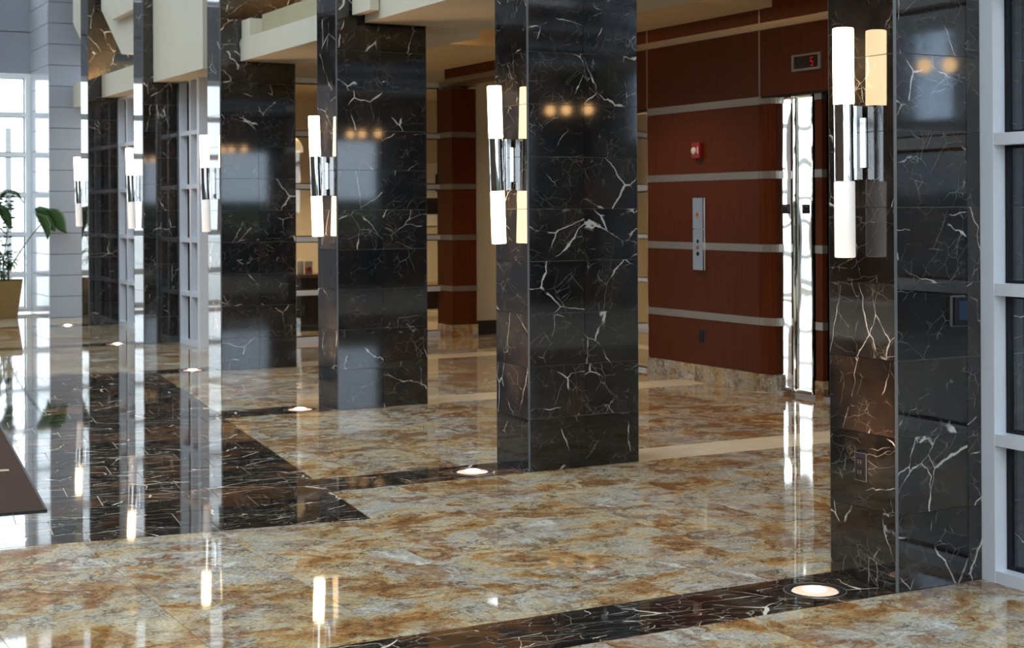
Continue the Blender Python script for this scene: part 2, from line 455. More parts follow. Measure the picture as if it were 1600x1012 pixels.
# dark field: running bond, each course a quarter tile further
TW, TD = .588, .3145
k = -1
while .21+k*TD < DLEN:
    v0, v1 = max(0, .21+k*TD), min(DLEN, .21+(k+1)*TD)
    org = -.881-.1475*k
    e = xs(-DWID, 0, TW, org)
    for u0, u1 in zip(e, e[1:]):
        g = .0026
        cells.append(('marble', [[dk(u0+g, v0+g), dk(u1-g, v0+g), dk(u1-g, v1-g), dk(u0+g, v1-g)]]))
    k += 1
def px_area(ps):
    s = 0
    for p in ps:
        q = [proj(x, y, 0) for x, y in p]
        if any(-60 < a < 1660 and 300 < b < 1080 for a, b, d in q) and all(d > 1 for *_, d in q): s += area([(a, b) for a, b, d in q])
    return s
FM = dict(granite=M['granite'], marble=M['marble_floor'], cream=M['cream'])
FN = dict(granite='granite_tile', marble='dark_marble_tile', cream='cream_tile')
ZT = 0.0
for kind in ('granite', 'marble', 'cream'):
    cs = sorted([(px_area(ps), ps) for kd, ps in cells if kd == kind], key=lambda t: -t[0])
    rest = MB()
    for i, (pa, ps) in enumerate(cs):
        if i < 295 and pa > 25:
            mb = MB(); cx = sum(x for x, y in ps[0])/len(ps[0]); cy = sum(y for x, y in ps[0])/len(ps[0])
            for p in ps: mb.prism(p, -.006, ZT)
            o = mb.build(FN[kind], FM[kind], floor, (cx, cy, 0))
            o.location = (cx-floor.location.x, cy-floor.location.y, 0-floor.location.z)
            o.rotation_euler = (random.gauss(0, .0005), random.gauss(0, .0006), 0)
        else:
            for p in ps: rest.prism(p, -.006, ZT)
    if rest.v:
        o = rest.build(FN[kind]+'_field', FM[kind], floor); o['kind'] = 'stuff'
        o.location = (-floor.location.x, -floor.location.y, -floor.location.z)

# ------------------------------------------------------------------ columns
labels = ['black veined marble column nearest the camera, beside the aluminium glazing', 'black marble column with its two lamp glasses lit, left of the cherry wood wall',
          'third black marble column from the right, right of the table seen through glass', 'black marble column under the orange lit ceiling edge, with a white glare on its side',
          'narrow looking black marble column left of the white post and glazing', 'farthest black marble column, right of the grey metal panelled pier']
proto = {}
def tile_part(kind, col, loc):
    w = dict(side=(.010, CDP-.018, TH_), front=((CW-.014)/2, .010, TH_))[kind]
    if kind not in proto:
        g = .0015
        bm = bmesh.new(); v = [bm.verts.new(p) for p in bverts(-w[0]/2+(g if kind == 'front' else 0), w[0]/2-(g if kind == 'front' else 0), -w[1]/2+(g if kind == 'side' else 0), w[1]/2-(g if kind == 'side' else 0), -TH_/2+g, TH_/2-g)]
        for f in BF: bm.faces.new([v[i] for i in f])
        me = bpy.data.meshes.new('marble_tile'); bm.to_mesh(me); bm.free(); me.materials.append(M['marble'])
        proto[kind] = me
    o = bpy.data.objects.new('marble_tile', proto[kind]); C.objects.link(o); o.parent = col; o.location = loc
    return o
for i, (X0, Y0) in enumerate(COL):
    col = empty('marble_column', (X0, Y0, 0), labels[i], 'column', 'marble columns in a row')
    box('core', .011, CW-.011, .011, CDP-.011, 0.0, CH, M['joint'], col)
    n = int(CH/TH_)
    for r in range(n):
        z = (r+.5)*TH_
        tile_part('side', col, (.005, CDP/2, z)); tile_part('side', col, (CW-.005, CDP/2, z))
        for q in (0, 1):
            xx = .007+(q+.5)*(CW-.014)/2
            tile_part('front', col, (xx, .005, z)); tile_part('front', col, (xx, CDP-.005, z))
    for qx, qy in ((0, 0), (CW, 0), (0, CDP), (CW, CDP)):
        sx, sy = (1 if qx == 0 else -1), (1 if qy == 0 else -1)
        mb = MB(); pl = [(qx+sx*.0085, qy), (qx+sx*.011, qy+sy*.011), (qx, qy+sy*.0085)]
        if sx*sy < 0: pl = pl[::-1]
        mb.prism(pl[::1], 0, CH); mb.build('corner_edge', M['edge'], col)

# ------------------------------------------------------------------ wall lamps on the columns
lit = [0, 1, 1, 0, 0, 0]
slab = ['tall wall lamp on the nearest column, upper glass glowing and lower glass dim', 'tall wall lamp on the column before the wood wall, both glasses glowing',
        'wall lamp with both glasses glowing on the third column from the right', 'wall lamp with dim lower glass on the column with the white glare',
        'wall lamp with dim lower glass in front of the narrow glazing strip', 'smallest wall lamp, beside the grey panelled pier']
def shade(name, z0, z1, mat, parent):
    r = .0415
    return lathe(name, [(.030, z0+.004), (.036, z0), (r-.001, z0+.002), (r, z0+.006), (r, z1-.006), (r-.001, z1-.002), (.036, z1), (.030, z1-.004)], mat, parent)
for i, (X0, Y0) in enumerate(COL):
    root = empty('wall_lamp', (X0, Y0+.20, 1.757), slab[i], 'lamp', 'wall lamps on the columns')
    box('wall_plate', -.014, -.002, -.045, .045, -.10, .10, M['chrome'], root, .002)
    box('bracket', -.046, -.013, -.03, .03, -.148, .148, M['chrome'], root, .002)
    tilt = R([.35, 1.7, 1.8, 1.3, 1.8, 1.6][i])
    oc = -[.083, .094, .088, .084, .088, .086][i]
    # the three glass and metal tubes share one leaning axis
    parts = [shade('lamp_glass', .152, .456, M['opal_on'], root), lathe('sleeve', [(.038, -.152), (.0405, -.152), (.0405, .152), (.038, .152)], M['chrome'], root),
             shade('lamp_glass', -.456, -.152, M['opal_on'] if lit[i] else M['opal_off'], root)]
    parts[0]['label'] = 'glowing upper glass tube'; parts[2]['label'] = 'glowing lower glass tube' if lit[i] else 'dim lower glass tube'
    for p in parts:
        p.location = (oc, 0, 0); p.rotation_euler = (0, -tilt, 0)

# ------------------------------------------------------------------ floor uplights
ul = ['round floor light beside the nearest column', 'round floor light at the foot of the column left of the cherry wood wall', 'round floor light beside the third column from the right',
      'round floor light in front of the white post', 'round floor light before the farthest column', 'farthest round floor light, by the grey panelled pier']
for i, (X0, Y0) in enumerate(COL):
    root = empty('floor_light', (X0-UPX[i], Y0+.19, 0), ul[i], 'light', 'floor lights beside the columns')
    lathe('trim_ring', [(.1235, -.006), (.1235, .001), (.120, .0015), (.120, -.006)], M['bright_steel'], root, seg=36)
    lathe('housing', [(.1195, -.006), (.1195, .001), (.096, .001), (.092, -.003), (.092, -.0055)], M['black'], root, seg=36)
    ln = lathe('lens', [(.0915, -.005), (.088, -.0005), (.06, .004), (.03, .006), (.0, .0065)], M['lens'], root, seg=36)
    nest(lathe('bulb', [(.046, .0055), (.04, .0095), (.02, .0125), (0, .013)], M['bulb'], root, seg=20), ln)
    spot('uplight_beam', (0, 0, .02), 125, R(58), (1, .60, .33), (.17, -.17, 1), root, .8, .05)

# ------------------------------------------------------------------ glazing helpers
FT = .048
MODZ = [0.0, .57, 1.17, 1.77, 2.37, 2.98]
def glazing_x(name, label, X, y0, y1, muls, ztop, glass, zs=MODZ, d=.085, fw=.07, bars=FT):
    """window in a plane X = const, frame projecting to -X of the pane"""
    w = sempty(name, label)
    for ym in muls: box('mullion', X-d, X, ym-fw/2, ym+fw/2, 0, ztop, M['alu'], w)
    ms = sorted(muls)
    for a, b in zip(ms, ms[1:]):
        for q, z in enumerate(zs+([ztop] if ztop-zs[-1] > .2 else [])):
            z0, z1 = (0, bars) if q == 0 else (z-bars/2, z+bars/2)
            box('transom', X-d+.002, X-.002, a+fw/2, b-fw/2, z0, z1, M['alu'], w)
        zz = zs+([ztop] if ztop-zs[-1] > .2 else [])
        for p, q in zip(zz, zz[1:]):
            lo = p+bars/2 if p else bars
            mb = MB(); gk = .012
            A, B = a+fw/2, b-fw/2; H = q-bars/2
            mb.box(X-.02, X+.012, A, A+gk, lo, H); mb.box(X-.02, X+.012, B-gk, B, lo, H); mb.box(X-.02, X+.012, A+gk, B-gk, lo, lo+gk); mb.box(X-.02, X+.012, A+gk, B-gk, H-gk, H)
            g = mb.build('gasket', M['dark'], w)
            box('pane', X-.004, X+.004, A+gk, B-gk, lo+gk, H-gk, glass, w)
    return w
def glazing_y(name, label, Y, xm, zs, glass, d=.09, fw=.09, bars=.055, base=True, mat='alu'):
    w = sempty(name, label)
    for x in xm: box('mullion', x-fw/2, x+fw/2, Y-d, Y, zs[0], zs[-1], M[mat], w)
    for a, b in zip(xm, xm[1:]):
        for q, z in enumerate(zs):
            z0, z1 = (z, z+bars) if q == 0 else ((z-bars, z) if q == len(zs)-1 else (z-bars/2, z+bars/2))
            box('transom', a+fw/2, b-fw/2, Y-d+.002, Y-.002, z0, z1, M[mat], w)
        for q, (p, r) in enumerate(zip(zs, zs[1:])):
            lo = p+(bars if q == 0 else bars/2); hi = r-(bars if q == len(zs)-2 else bars/2)
            A, B = a+fw/2, b-fw/2; gk = .012
            mb = MB(); y0, y1 = Y-.03, Y+.004
            mb.box(A, A+gk, y0, y1, lo, hi); mb.box(B-gk, B, y0, y1, lo, hi); mb.box(A+gk, B-gk, y0, y1, lo, lo+gk); mb.box(A+gk, B-gk, y0, y1, hi-gk, hi)
            mb.build('gasket', M['dark'], w)
            box('pane', A+gk, B-gk, Y-.016, Y-.008, lo+gk, hi-gk, glass, w)
    return w
# window beside the nearest column, running towards the camera
glazing_x('window_1', 'aluminium glazing beside the nearest marble column', 4.665, 1.45, 4.5, [4.465, 3.45, 2.45, 1.45], 3.58, M['glass_grey'], MODZ)
# short glazed strips beyond
glazing_x('window_2', 'narrow aluminium glazing between the white post and the marble column', 5.02, 16.28, 17.06, [17.02, 16.62, 16.30], 2.98, M['glass_grey'], MODZ, d=.10, fw=.06)
glazing_x('window_3', 'narrow aluminium glazing next to the farthest marble column', 5.11, 18.4, 20.21, [20.17, 19.75, 18.9, 18.4], 2.98, M['glass_grey'], MODZ, d=.10, fw=.06)
struct(box('trim_1', 4.893, 5.30, 16.19, 16.265, 0, 2.97, M['alu']), 'pale aluminium end post of the glazing')
# glazed wall of the room behind the lobby
glazing_y('window_4', 'aluminium framed window wall at the back of the lobby', 16.4, [5.30, 6.75, 7.925], [0, .56, 1.17, 1.77, 2.37, 3.0], M['glass'], fw=.095)
# ------------------------------------------------------------------ end wall with the bright window
ZE = [0.02, .57, 1.16, 1.745, 2.34, 2.93, 3.53]
glazing_y('window_5', 'tall bright end window behind the plant, frame whitened for bloom', 23.35, [.35, 2.40, 4.45], ZE, M['glass'], d=.12, fw=.10, bars=.06, mat='alu_bloom')
glazing_y('window_6', 'upper end window', 23.35, [.35, 2.40, 4.45], [4.72, 5.7, 6.7, 7.7], M['glass'], d=.12, fw=.10, bars=.06)
we = sempty('wall_end', 'end wall of grey metal panels')
x = -8.2
for x0, x1 in ((.35, 2.4), (2.4, 4.5)):
    for z0, z1 in ((3.535, 4.155), (4.16, 4.71)): box('wall_panel', x0+.004, x1-.004, 23.27, 23.40, z0+.004, z1-.004, M['alu_panel'], we)
box('backing', -8.2, 4.5, 23.36, 23.5, 3.54, 4.70, M['dark'], we)
box('backing', -8.2, .29, 23.30, 23.5, 0, 3.54, M['alu_panel'], we)
box('backing', -8.2, .29, 23.30, 23.5, 4.7, 8.6, M['alu_panel'], we)
box('backing', .29, 4.5, 23.30, 23.5, 7.7, 8.6, M['alu_panel'], we)
# panelled pier and its return
pier = sempty('wall_pier', 'grey metal panelled pier beside the end window')
z = .018; zz = [0.0]
k = 0
while .302+.2966*k < 8.3: zz.append(.302+.2966*k); k += 1
for a, b in zip(zz, zz[1:]):
    box('wall_panel', 4.475, 5.62, 21.95, 22.0, a+.004, b-.004, M['alu_panel'], pier)
    box('wall_panel', 4.475, 4.52, 22.004, 23.35, a+.004, b-.004, M['alu_gloss'], pier)
box('backing', 4.49, 5.62, 21.965, 23.4, 0, 8.5, M['dark'], pier)
# ------------------------------------------------------------------ lobby: cherry wall with lifts
XW = 7.72
wl = sempty('wall_lobby', 'cherry wood lobby wall with steel strips and a granite plinth')
SZ = [.572, 1.172, 1.769, 2.378]; SH = .032
def wood_section(y0, y1):
    zb = [.145]+SZ
    for q, (a, b) in enumerate(zip(zb, zb[1:])):
        box('wood_panel', XW, XW+.03, y0, y1, a+(SH if q else 0.004), b-SH, M['cherry'], wl)
    for z in SZ: box('steel_strip', XW-.004, XW+.03, y0, y1, z-SH+.001, z+SH-.001, M['steel'], wl)
    e = xs(y0, y1, .30, y0)
    for a, b in zip(e, e[1:]):
        box('plinth_stone', XW-.012, XW+.03, a+.0012, b-.0012, 0, .145, M['plinth_granite'], wl)
    box('backing', XW+.03, XW+.10, y0+.005, y1-.005, 0, 2.40, M['dark'], wl)
wood_section(10.01, 11.655)
wood_section(6.5, 8.95)
# returns of the lift openings
def jamb(ya, yb, xa, xb, strip='bright_steel'):
    zb = [.145]+SZ
    for q, (a, b) in enumerate(zip(zb, zb[1:])): box('wood_panel', xa, xb, ya, yb, a+(SH if q else .004), b-SH, M['cherry'], wl)
    for z in SZ: box('steel_strip', xa-.004, xb+.002, ya-.004, yb, z-SH+.001, z+SH-.001, M[strip], wl)
    box('plinth_stone', xa-.010, xb+.002, ya-.010, yb, 0, .145, M['plinth_granite'], wl)
YJ = on_x(1212.5, 300, 7.765)[0]
def trim_at(z0, z1, name, mat, o=0.0):
    mb = MB(); mb.prism([(XW+.001-o, 10.008), (XW+.006-o, 9.965-o), (XW+.024-o, YJ+.03-o), (XW+.045-o, YJ-o), (XW+.10, YJ-o), (XW+.10, 10.008)], z0, z1); mb.build(name, mat, wl)
for q, (a, b) in enumerate(zip([.145]+SZ, SZ)): trim_at(a+(SH if q else .004), b-SH, 'wood_trim', M['cherry'])
for z in SZ: trim_at(z-SH+.001, z+SH-.001, 'steel_strip', M['bright_steel'], .004)
trim_at(0, .145, 'plinth_stone', M['plinth_granite'], .010)
jamb(9.30, on_x(1274.5, 300, 7.79)[0], 7.785, 7.83)
jamb(12.17, 12.30, XW+.001, XW+.12)
# header above: panels by bay with a long strip
ys_ = [6.5, 8.95, 10.0, 11.66, 13.0, 14.4, 15.9]
for a, b in zip(ys_, ys_[1:]):
    if a < 12.9:
        box('wood_panel', XW, XW+.03, a+.006, b-.006, 2.41, 2.948, M['cherry'], wl)
    box('wood_panel', XW, XW+.03, a+.006, b-.006, 3.012, 3.70, M['cherry'], wl)
    box('backing', XW+.012, XW+.25, a+.001, b-.001, 2.41 if a < 12.9 else 2.94, 3.70, M['steel'] if 0 else M['walnut'], wl)
box('steel_strip', XW-.004, XW+.02, 6.5, 15.9, 2.951, 3.009, M['steel'], wl)
for yv in (10.0, 11.66): box('seam_strip', XW-.001, XW+.02, yv-.008, yv+.008, 2.41, 3.7, M['steel'], wl)
box('door_head', XW, 8.2, 8.95, 10.0, 2.395, 2.41, M['dark'], wl); box('door_head', XW, 8.2, 11.66, 13.0, 2.395, 2.41, M['dark'], wl)
box('backing', XW, XW+.1, 12.31, 13.0, 0, 2.39, M['cherry'], wl)
# lift doors: slightly bulged polished leaves
def leaf(name, parent, X, y0, y1, z0, z1, seed):
    nu, nz = 10, 72; v = []; f = []
    rr = random.Random(seed); ph = [rr.uniform(0, 6.28) for _ in range(4)]
    Wd = y1-y0
    for j in range(nz+1):
        for i in range(nu+1):
            u, t = i/nu, j/nz
            d = .112*(u-1)*min(Wd, .27)+.0017*math.sin(math.pi*u)*(1+.7*math.sin(8*t+ph[0]))+.0017*math.sin(11*t+ph[1])+.0004*math.sin(29*t+ph[2])*math.sin(math.pi*u)
            v.append((d, (u-.5)*Wd, z0+(z1-z0)*t))
    for j in range(nz):
        for i in range(nu):
            a = j*(nu+1)+i; f.append((a, a+nu+1, a+nu+2, a+1))
    n = len(v); v += [(.04, -(y1-y0)/2, z0), (.04, (y1-y0)/2, z0), (.04, (y1-y0)/2, z1), (.04, -(y1-y0)/2, z1)]
    f.append((n, n+1, n+2, n+3))
    f.append(tuple([n+3, n]+[j*(nu+1) for j in range(nz+1)])); f.append(tuple([n+1, n+2]+[j*(nu+1)+nu for j in range(nz, -1, -1)]))
    f.append(tuple([n, n+1]+[i for i in range(nu, -1, -1)])); f.append(tuple([n+2, n+3]+[nz*(nu+1)+i for i in range(nu+1)]))
    o = mesh_obj(name, v, f, M['mirror'], parent, (X, (y0+y1)/2, 0))
    for p in o.data.polygons: p.use_smooth = len(p.vertices) == 4 and p.index < nu*nz
    return o
XD = 7.80
d1 = sempty('door_1', 'polished steel lift door beside the cherry wall')
yS, yR = on_x(1243, 300, XD)[0], on_x(1274, 300, XD)[0]
leaf('door_leaf', d1, XD, yS+.002, yS+.262, .032, 2.395, 3); leaf('door_leaf', d1, XD, yR+.002, yS-.002, .032, 2.395, 5)
box('door_gap', XD-.006, XD+.03, 8.96, YJ+.05, .026, .0315, M['dark'], d1); box('door_sill', XD-.012, XD+.05, 8.96, YJ+.05, 0, .026, M['mirror'], d1); box('backing', XD+.05, XD+.10, 8.95, 10.5, 0, 2.39, M['dark'], d1)
d2 = sempty('door_2', 'polished steel lift door seen edge on past the column')
leaf('door_leaf', d2, XD, 11.70, 12.19, .032, 2.395, 8); box('door_sill', XD-.012, XD+.05, 11.66, 12.16, 0, .026, M['mirror'], d2); box('backing', XD+.05, XD+.10, 11.66, 12.3, 0, 2.39, M['dark'], d2)
# side of the lobby end, pilaster, cream passage wall
pil = sempty('wall_pilaster', 'cherry wood pilaster on a granite base beside the back window')
for q, (a, b) in enumerate(zip([.15]+SZ, SZ+[2.95])):
    box('wood_panel', 7.862, 8.18, 16.0, 16.38, a+(SH if q else .004), b-SH, M['cherry'], pil)
for z in SZ+[2.98]: box('steel_strip', 7.856, 8.186, 15.994, 16.38, z-SH+.001, z+SH-.001, M['steel'], pil)
box('plinth_stone', 7.852, 8.19, 15.985, 16.38, 0, .15, M['plinth_granite'], pil)
struct(box('wall_passage', 8.186, 11.5, 16.22, 16.4, .17, 3.12, M['wall_paint']), 'cream passage wall past the wood pilaster')
struct(box('baseboard_passage', 8.186, 11.5, 16.20, 16.4, 0, .17, M['asphalt']), 'dark baseboard of the passage')
struct(box('wall_back_head', 5.2, 8.0, 16.33, 16.45, 3.0, 3.75, M['wall_paint']))
struct(box('wall_right', 11.4, 11.6, 6.3, 16.4, 0, 3.75, M['wall_paint']))
struct(box('wall_passage_side', 8.2, 11.4, 6.3, 6.5, 0, 3.75, M['wall_brown']))
# ------------------------------------------------------------------ ceilings and soffits
cl = struct(box('ceiling', 5.22, 13.2, 4.2, 16.45, 3.72, 3.85, M['plaster_tan']), 'cream lobby ceiling')
cs_ = sempty('ceiling_side_room', 'side room ceiling, glazed to add daylight')
for a in ((5.22, 13.2, -6.2, -5.2), (5.22, 13.2, 2.6, 4.2), (5.22, 5.5, -5.2, 2.6), (12.6, 13.2, -5.2, 2.6)): box('ceiling_panel', *a, 3.72, 3.85, M['plaster'], cs_)
for q in range(5): box('roof_bar', 5.5, 12.6, -5.2+1.95*q-.04, -5.2+1.95*q+.04, 3.73, 3.84, M['alu'], cs_)
box('roof_pane', 5.5, 12.6, -5.2, .60, 3.78, 3.79, M['glass_smoke'], cs_); box('roof_pane', 5.5, 8.6, .61, 2.6, 3.78, 3.79, M['glass'], cs_); box('roof_pane', 8.61, 12.6, .61, 2.6, 3.78, 3.79, M['glass_smoke'], cs_)  # roof panes added out of view to brighten the side room and frame
def soffit(x0, x1, y0, y1, z0, z1, mat='plaster'):
    return struct(box('ceiling_soffit', x0, x1, y0, y1, z0, z1, M[mat]))
soffit(5.3, XW, 13.4, 16.33, 3.12, 3.719, 'plaster_tan')
soffit(6.1, XW, 9.83, 12.0, 3.125, 3.719, 'plaster_tan')
soffit(5.9, XW, 6.5, 8.4, 3.12, 3.719, 'plaster_tan')
# beams between the columns; the near end dies behind the next column
soffit(4.48, 6.0, 8.0, 10.585, 2.905, 3.45); soffit(4.40, 4.47, 10.3, 10.64, 2.965, 3.5)
soffit(4.59, 5.7, 11.08, 13.845, 2.906, 3.117); soffit(4.72, 4.80, 11.08, 13.60, 3.117, on_x(392, 29, 4.72)[1], 'plaster_darker'); soffit(4.60, 4.80, 13.602, 13.84, 3.1175, on_x(376, 33, 4.60)[1])
soffit(4.63, 5.2, 15.17, 17.05, 2.952, 4.7)
soffit(4.80, 5.2, 17.5, 20.2, 2.994, 3.285)
soffit(4.95, 5.5, 14.3, 15.16, 3.0, 4.7)
# the folded, raking piece over the far bay
pts = [(158, -40), (158, 15), (190, 84.5), (218, 84.5), (218, -40)]
yz = [on_x(a, b, 4.76) for a, b in pts]
v = [(4.76, y, z) for y, z in yz]+[(5.2, y, z) for y, z in yz]
n = len(yz)
struct(mesh_obj('ceiling_soffit', v, [tuple(range(n)), tuple(range(2*n-1, n-1, -1))]+[(i, i+n, (i+1) % n+n, (i+1) % n) for i in range(n)], M['plaster']))
yz = [on_x(a, b, 4.66) for a, b in [(163, -40), (162.5, 11), (175, 31), (218, 9), (218, -40)]]
v = [(4.66, y, z) for y, z in yz]+[(4.755, y, z) for y, z in yz]; n = len(yz)
struct(mesh_obj('ceiling_soffit', v, [tuple(range(n)), tuple(range(2*n-1, n-1, -1))]+[(i, i+n, (i+1) % n+n, (i+1) % n) for i in range(n)], M['plaster']))
# pieces past the farthest column
yz = [on_x(a, b, 4.70) for a, b in [(114, -40), (114, 36), (128, 66), (136, 66), (136, -40)]]
v = [(4.70, y, z) for y, z in yz]+[(5.2, y, z) for y, z in yz]; n = len(yz)
struct(mesh_obj('ceiling_soffit', v, [tuple(range(n)), tuple(range(2*n-1, n-1, -1))]+[(i, i+n, (i+1) % n+n, (i+1) % n) for i in range(n)], M['plaster']))
a = on_x(114, 168, 4.78); soffit(4.78, 5.3, 20.65, a[0], a[1], a[1]+.33)
# upper wall over the columns, hall ceiling with a glass roof added out of view for soft daylight
struct(box('wall_upper', 5.22, 5.4, -6.2, 23.4, 3.72, 8.6, M['plaster']), 'cream upper wall above the columns')
hc = sempty('ceiling_hall', 'high hall ceiling around a glass roof added for daylight')
for a in ((-8.2, -5.5, -6.2, 23.5), (2.6, 5.4, -6.2, 23.5), (-5.5, 2.6, -6.2, 1.0), (-5.5, 2.6, 19.0, 23.5)): box('ceiling_panel', *a, 8.6, 8.75, M['plaster'], hc)
for q in range(7): box('roof_bar', -5.5, 2.6, 1.0+3*q-.05, 1.0+3*q+.05, 8.62, 8.74, M['alu'], hc)
for q in range(4): box('roof_bar', -5.5+2.7*q-.05, -5.5+2.7*q+.05, 1.0, 19.0, 8.62, 8.74, M['alu'], hc)
box('roof_pane', -5.5, 2.6, 1.0, 19.0, 8.67, 8.68, M['glass'], hc)
# shell behind and beside the camera
wlft = struct(box('wall_left', -8.4, -8.2, -6.2, 23.5, 0, 8.7, M['wall_brown']), 'brown side wall of the hall')
wb = sempty('wall_back', 'wall behind the camera with wide windows')
for a in ((-8.2, -7.2, 0, 8.6), (4.0, 4.8, 0, 8.6), (9.4, 10.6, 0, 8.6), (4.8, 9.4, 0, .2), (4.8, 9.4, 3.5, 8.6), (-7.2, 4.0, 0, .5), (-7.2, 4.0, 6.8, 8.6), (10.6, 11.9, 0, 1.0), (10.6, 11.9, 2.9, 8.6), (11.9, 13.2, 0, 8.6)): box('wall_panel', a[0], a[1], -6.3, -6.1, a[2], a[3], M['wall_blue'], wb)
glazing_y('window_7', 'wide window behind the camera', -6.1, [-7.2, -4.4, -1.6, 1.2, 4.0], [.5, 2.6, 4.7, 6.8], M['glass'])
glazing_y('window_9', 'wide window added to bring daylight into the side room', -6.1, [4.8, 7.1, 9.4], [.2, 1.8, 3.5], M['glass'])  # unseen window added as daylight fill, clear of the column reflections
glazing_y('window_8', 'small window of the side room', -6.1, [10.6, 11.9], [1.0, 2.9], M['glass_grey'])
ws = sempty('wall_side_room', 'blue grey wall of the side room')
for a in ((-6.2, -5.0, 0, 3.75), (-5.0, -4.2, 0, 2.55), (-5.0, -4.2, 3.6, 3.75), (-4.2, 6.4, 0, 3.75)): box('wall_panel', 13.0, 13.2, a[0], a[1], a[2], a[3], M['wall_pale'], ws)
box('pane', 13.08, 13.09, -5.0, -4.2, 2.55, 3.6, M['glass_grey'], ws)
struct(box('wall_vestibule', 4.885, 5.60, 4.98, 5.10, 0, 3.71, M['wall_white']), 'blue grey wing wall behind the nearest column')
# ------------------------------------------------------------------ room behind the lobby window
struct(box('wall_office', 4.9, 11.6, 20.6, 20.8, 0, 3.2, M['wall_paint']), 'cream wall of the room behind the lobby window')
struct(box('wall_office_side', 5.18, 5.28, 16.5, 20.6, 0, 3.2, M['wall_paint'])); struct(box('ceiling_office', 5.2, 11.6, 16.46, 20.8, 3.13, 3.25, M['plaster']))
struct(box('wall_office_end', 11.3, 11.5, 16.5, 20.6, 0, 3.2, M['wall_paint']))
def at_y(px, py, Y): return on_y(px, py, Y)
# pendant lamp seen in the gap right of the fourth column
lx, lz = at_y(461, 238, 18.4)
pl = empty('pendant_lamp', (lx, 18.4, lz), 'cream dome pendant lamp hanging behind the lobby window', 'lamp')
lathe('lamp_shade', [(.105, 0), (.10, .06), (.075, .125), (.03, .175), (.012, .18)], M['shade'], pl, seg=24)
tube('cord', [(0, 0, .18), (0, 0, 3.13-lz)], .006, M['black'], pl)
# counter with magazines
cx0, _ = at_y(462, 400, 18.0); cx1 = cx0+1.05; cz = at_y(480, 429, 18.0)[1]
ct = empty('service_counter', (cx0-.2, 18.0, 0), 'dark counter with printed leaflets on it behind the lobby window', 'counter')
box('body', 0, 1.1, .02, .5, 0, cz-.04, M['black'], ct, .004); box('countertop', -.02, 1.12, 0, .52, cz-.04, cz, M['walnut'], ct, .004); box('toe_kick', .03, 1.07, .004, .022, 0, .10, M['dark'], ct)
for q, (a, b, m2) in enumerate(((464, 475, 'white'), (476, 489, 'white'))):
    xa, za = at_y(a, 408, 18.12); xb, zb = at_y(b, 428, 18.12)
    st = empty('leaflet_stand', ((xa+xb)/2, 18.12, cz), 'white leaflet stand at the left on the dark counter' if q == 0 else 'leaflet stand with pink print on the dark counter', 'leaflet stand', 'leaflet stands on the counter')
    w = (xb-xa)/2
    card = box('card', -w+.003, w-.003, 0, .006, .0, za-cz, M['white'], st); box('foot', -w+.003, w-.003, .0, .08, 0, .006, M['white'], st)
    if q == 1:
        for (u, t, r) in ((-.2, .30, .035), (.25, .45, .022), (.45, .25, .02)):
            lathe('print_spot', [(r, 0), (r, .002), (0, .002)], M['pink'], st, (u*w, -.001, t*(za-cz)), 12); sp_ = C.objects[-1]; sp_.rotation_euler = (R(90), 0, 0); nest(sp_, card)
# desk, chair and picture seen right of the third column
tx, tz = at_y(672, 445, 18.6)
dsk = empty('desk', (tx-.3, 18.6, 0), 'dark wooden desk behind the lobby window right of the third column', 'desk')
box('desk_top', 0, 1.5, 0, .7, tz-.03, tz, M['walnut'], dsk, .004); box('modesty_panel', .05, 1.45, .1, .12, .15, tz-.03, M['black'], dsk)
for a, b in ((.03, .03), (1.43, .03), (.03, .63), (1.43, .63)): box('leg', a, a+.04, b, b+.04, 0, tz-.03, M['black'], dsk)
chx = tx+.14
ch = empty('office_chair', (chx, 19.6, 0), 'dark curved back chair behind the desk', 'chair')
lathe('seat', [(0, .44), (.2, .44), (.24, .47), (.22, .5), (0, .5)], M['black'], ch)
box('backrest', -.22, .22, .18, .23, .55, 1.0, M['black'], ch, .02); tube('gas_column', [(0, 0, .08), (0, 0, .44)], .03, M['steel'], ch)
for q in range(5):
    a = q*2*math.pi/5; tube('leg', [(0, 0, .09), (.27*math.cos(a), .27*math.sin(a), .03)], .02, M['black'], ch)
pa = at_y(669, 312, 20.55); pb = at_y(692, 347, 20.55)
pic = empty('picture', (pa[0], 20.6, pb[1]), 'white matted picture with a dark band on the cream wall behind the window', 'picture')
hh = pa[1]-pb[1]; fr = box('frame', -.25, .42, -.03, 0, -.05, hh+.55, M['white'], pic, .004); nest(box('image', -.18, .36, -.036, -.031, .12, .36, M['black'], pic), fr)
nest(box('image_post', .13, .16, -.036, -.031, .46, .72, M['black'], pic), fr)
# ------------------------------------------------------------------ small fittings on the cherry wall
y1, z1 = on_x(1086, 309, XW); y0, z0 = on_x(1102, 422, XW)
cp = empty('lift_call_panel', (XW-.004, (y0+y1)/2, (z0+z1)/2), 'tall polished steel lift call panel on the cherry wall', 'call panel')
w, h = (y1-y0)/2, (z1-z0)/2
box('face_plate', -.022, -.004, -w, w, -h, .04, M['mirror'], cp, .002); box('face_plate', -.022, -.004, -w, w, .044, h, M['mirror'], cp, .002); box('back_box', -.004, .003, -w-.006, w, -h, h, M['bright_steel'], cp)
for zc, m2, r in ((-.065, 'black', .012), (-.118, 'copper', .014), (-.172, 'black', .014)):
    o = lathe('button', [(r+.004, 0), (r+.004, .003), (r, .005), (0, .005)], M[m2], cp, (-.022, 0, zc), 16); o.rotation_euler = (0, R(-90), 0)
o = lathe('key_switch', [(.024, 0), (.024, .004), (.010, .012), (0, .012)], M['copper'], cp, (-.022, 0, .165), 16); o.rotation_euler = (0, R(-90), 0)
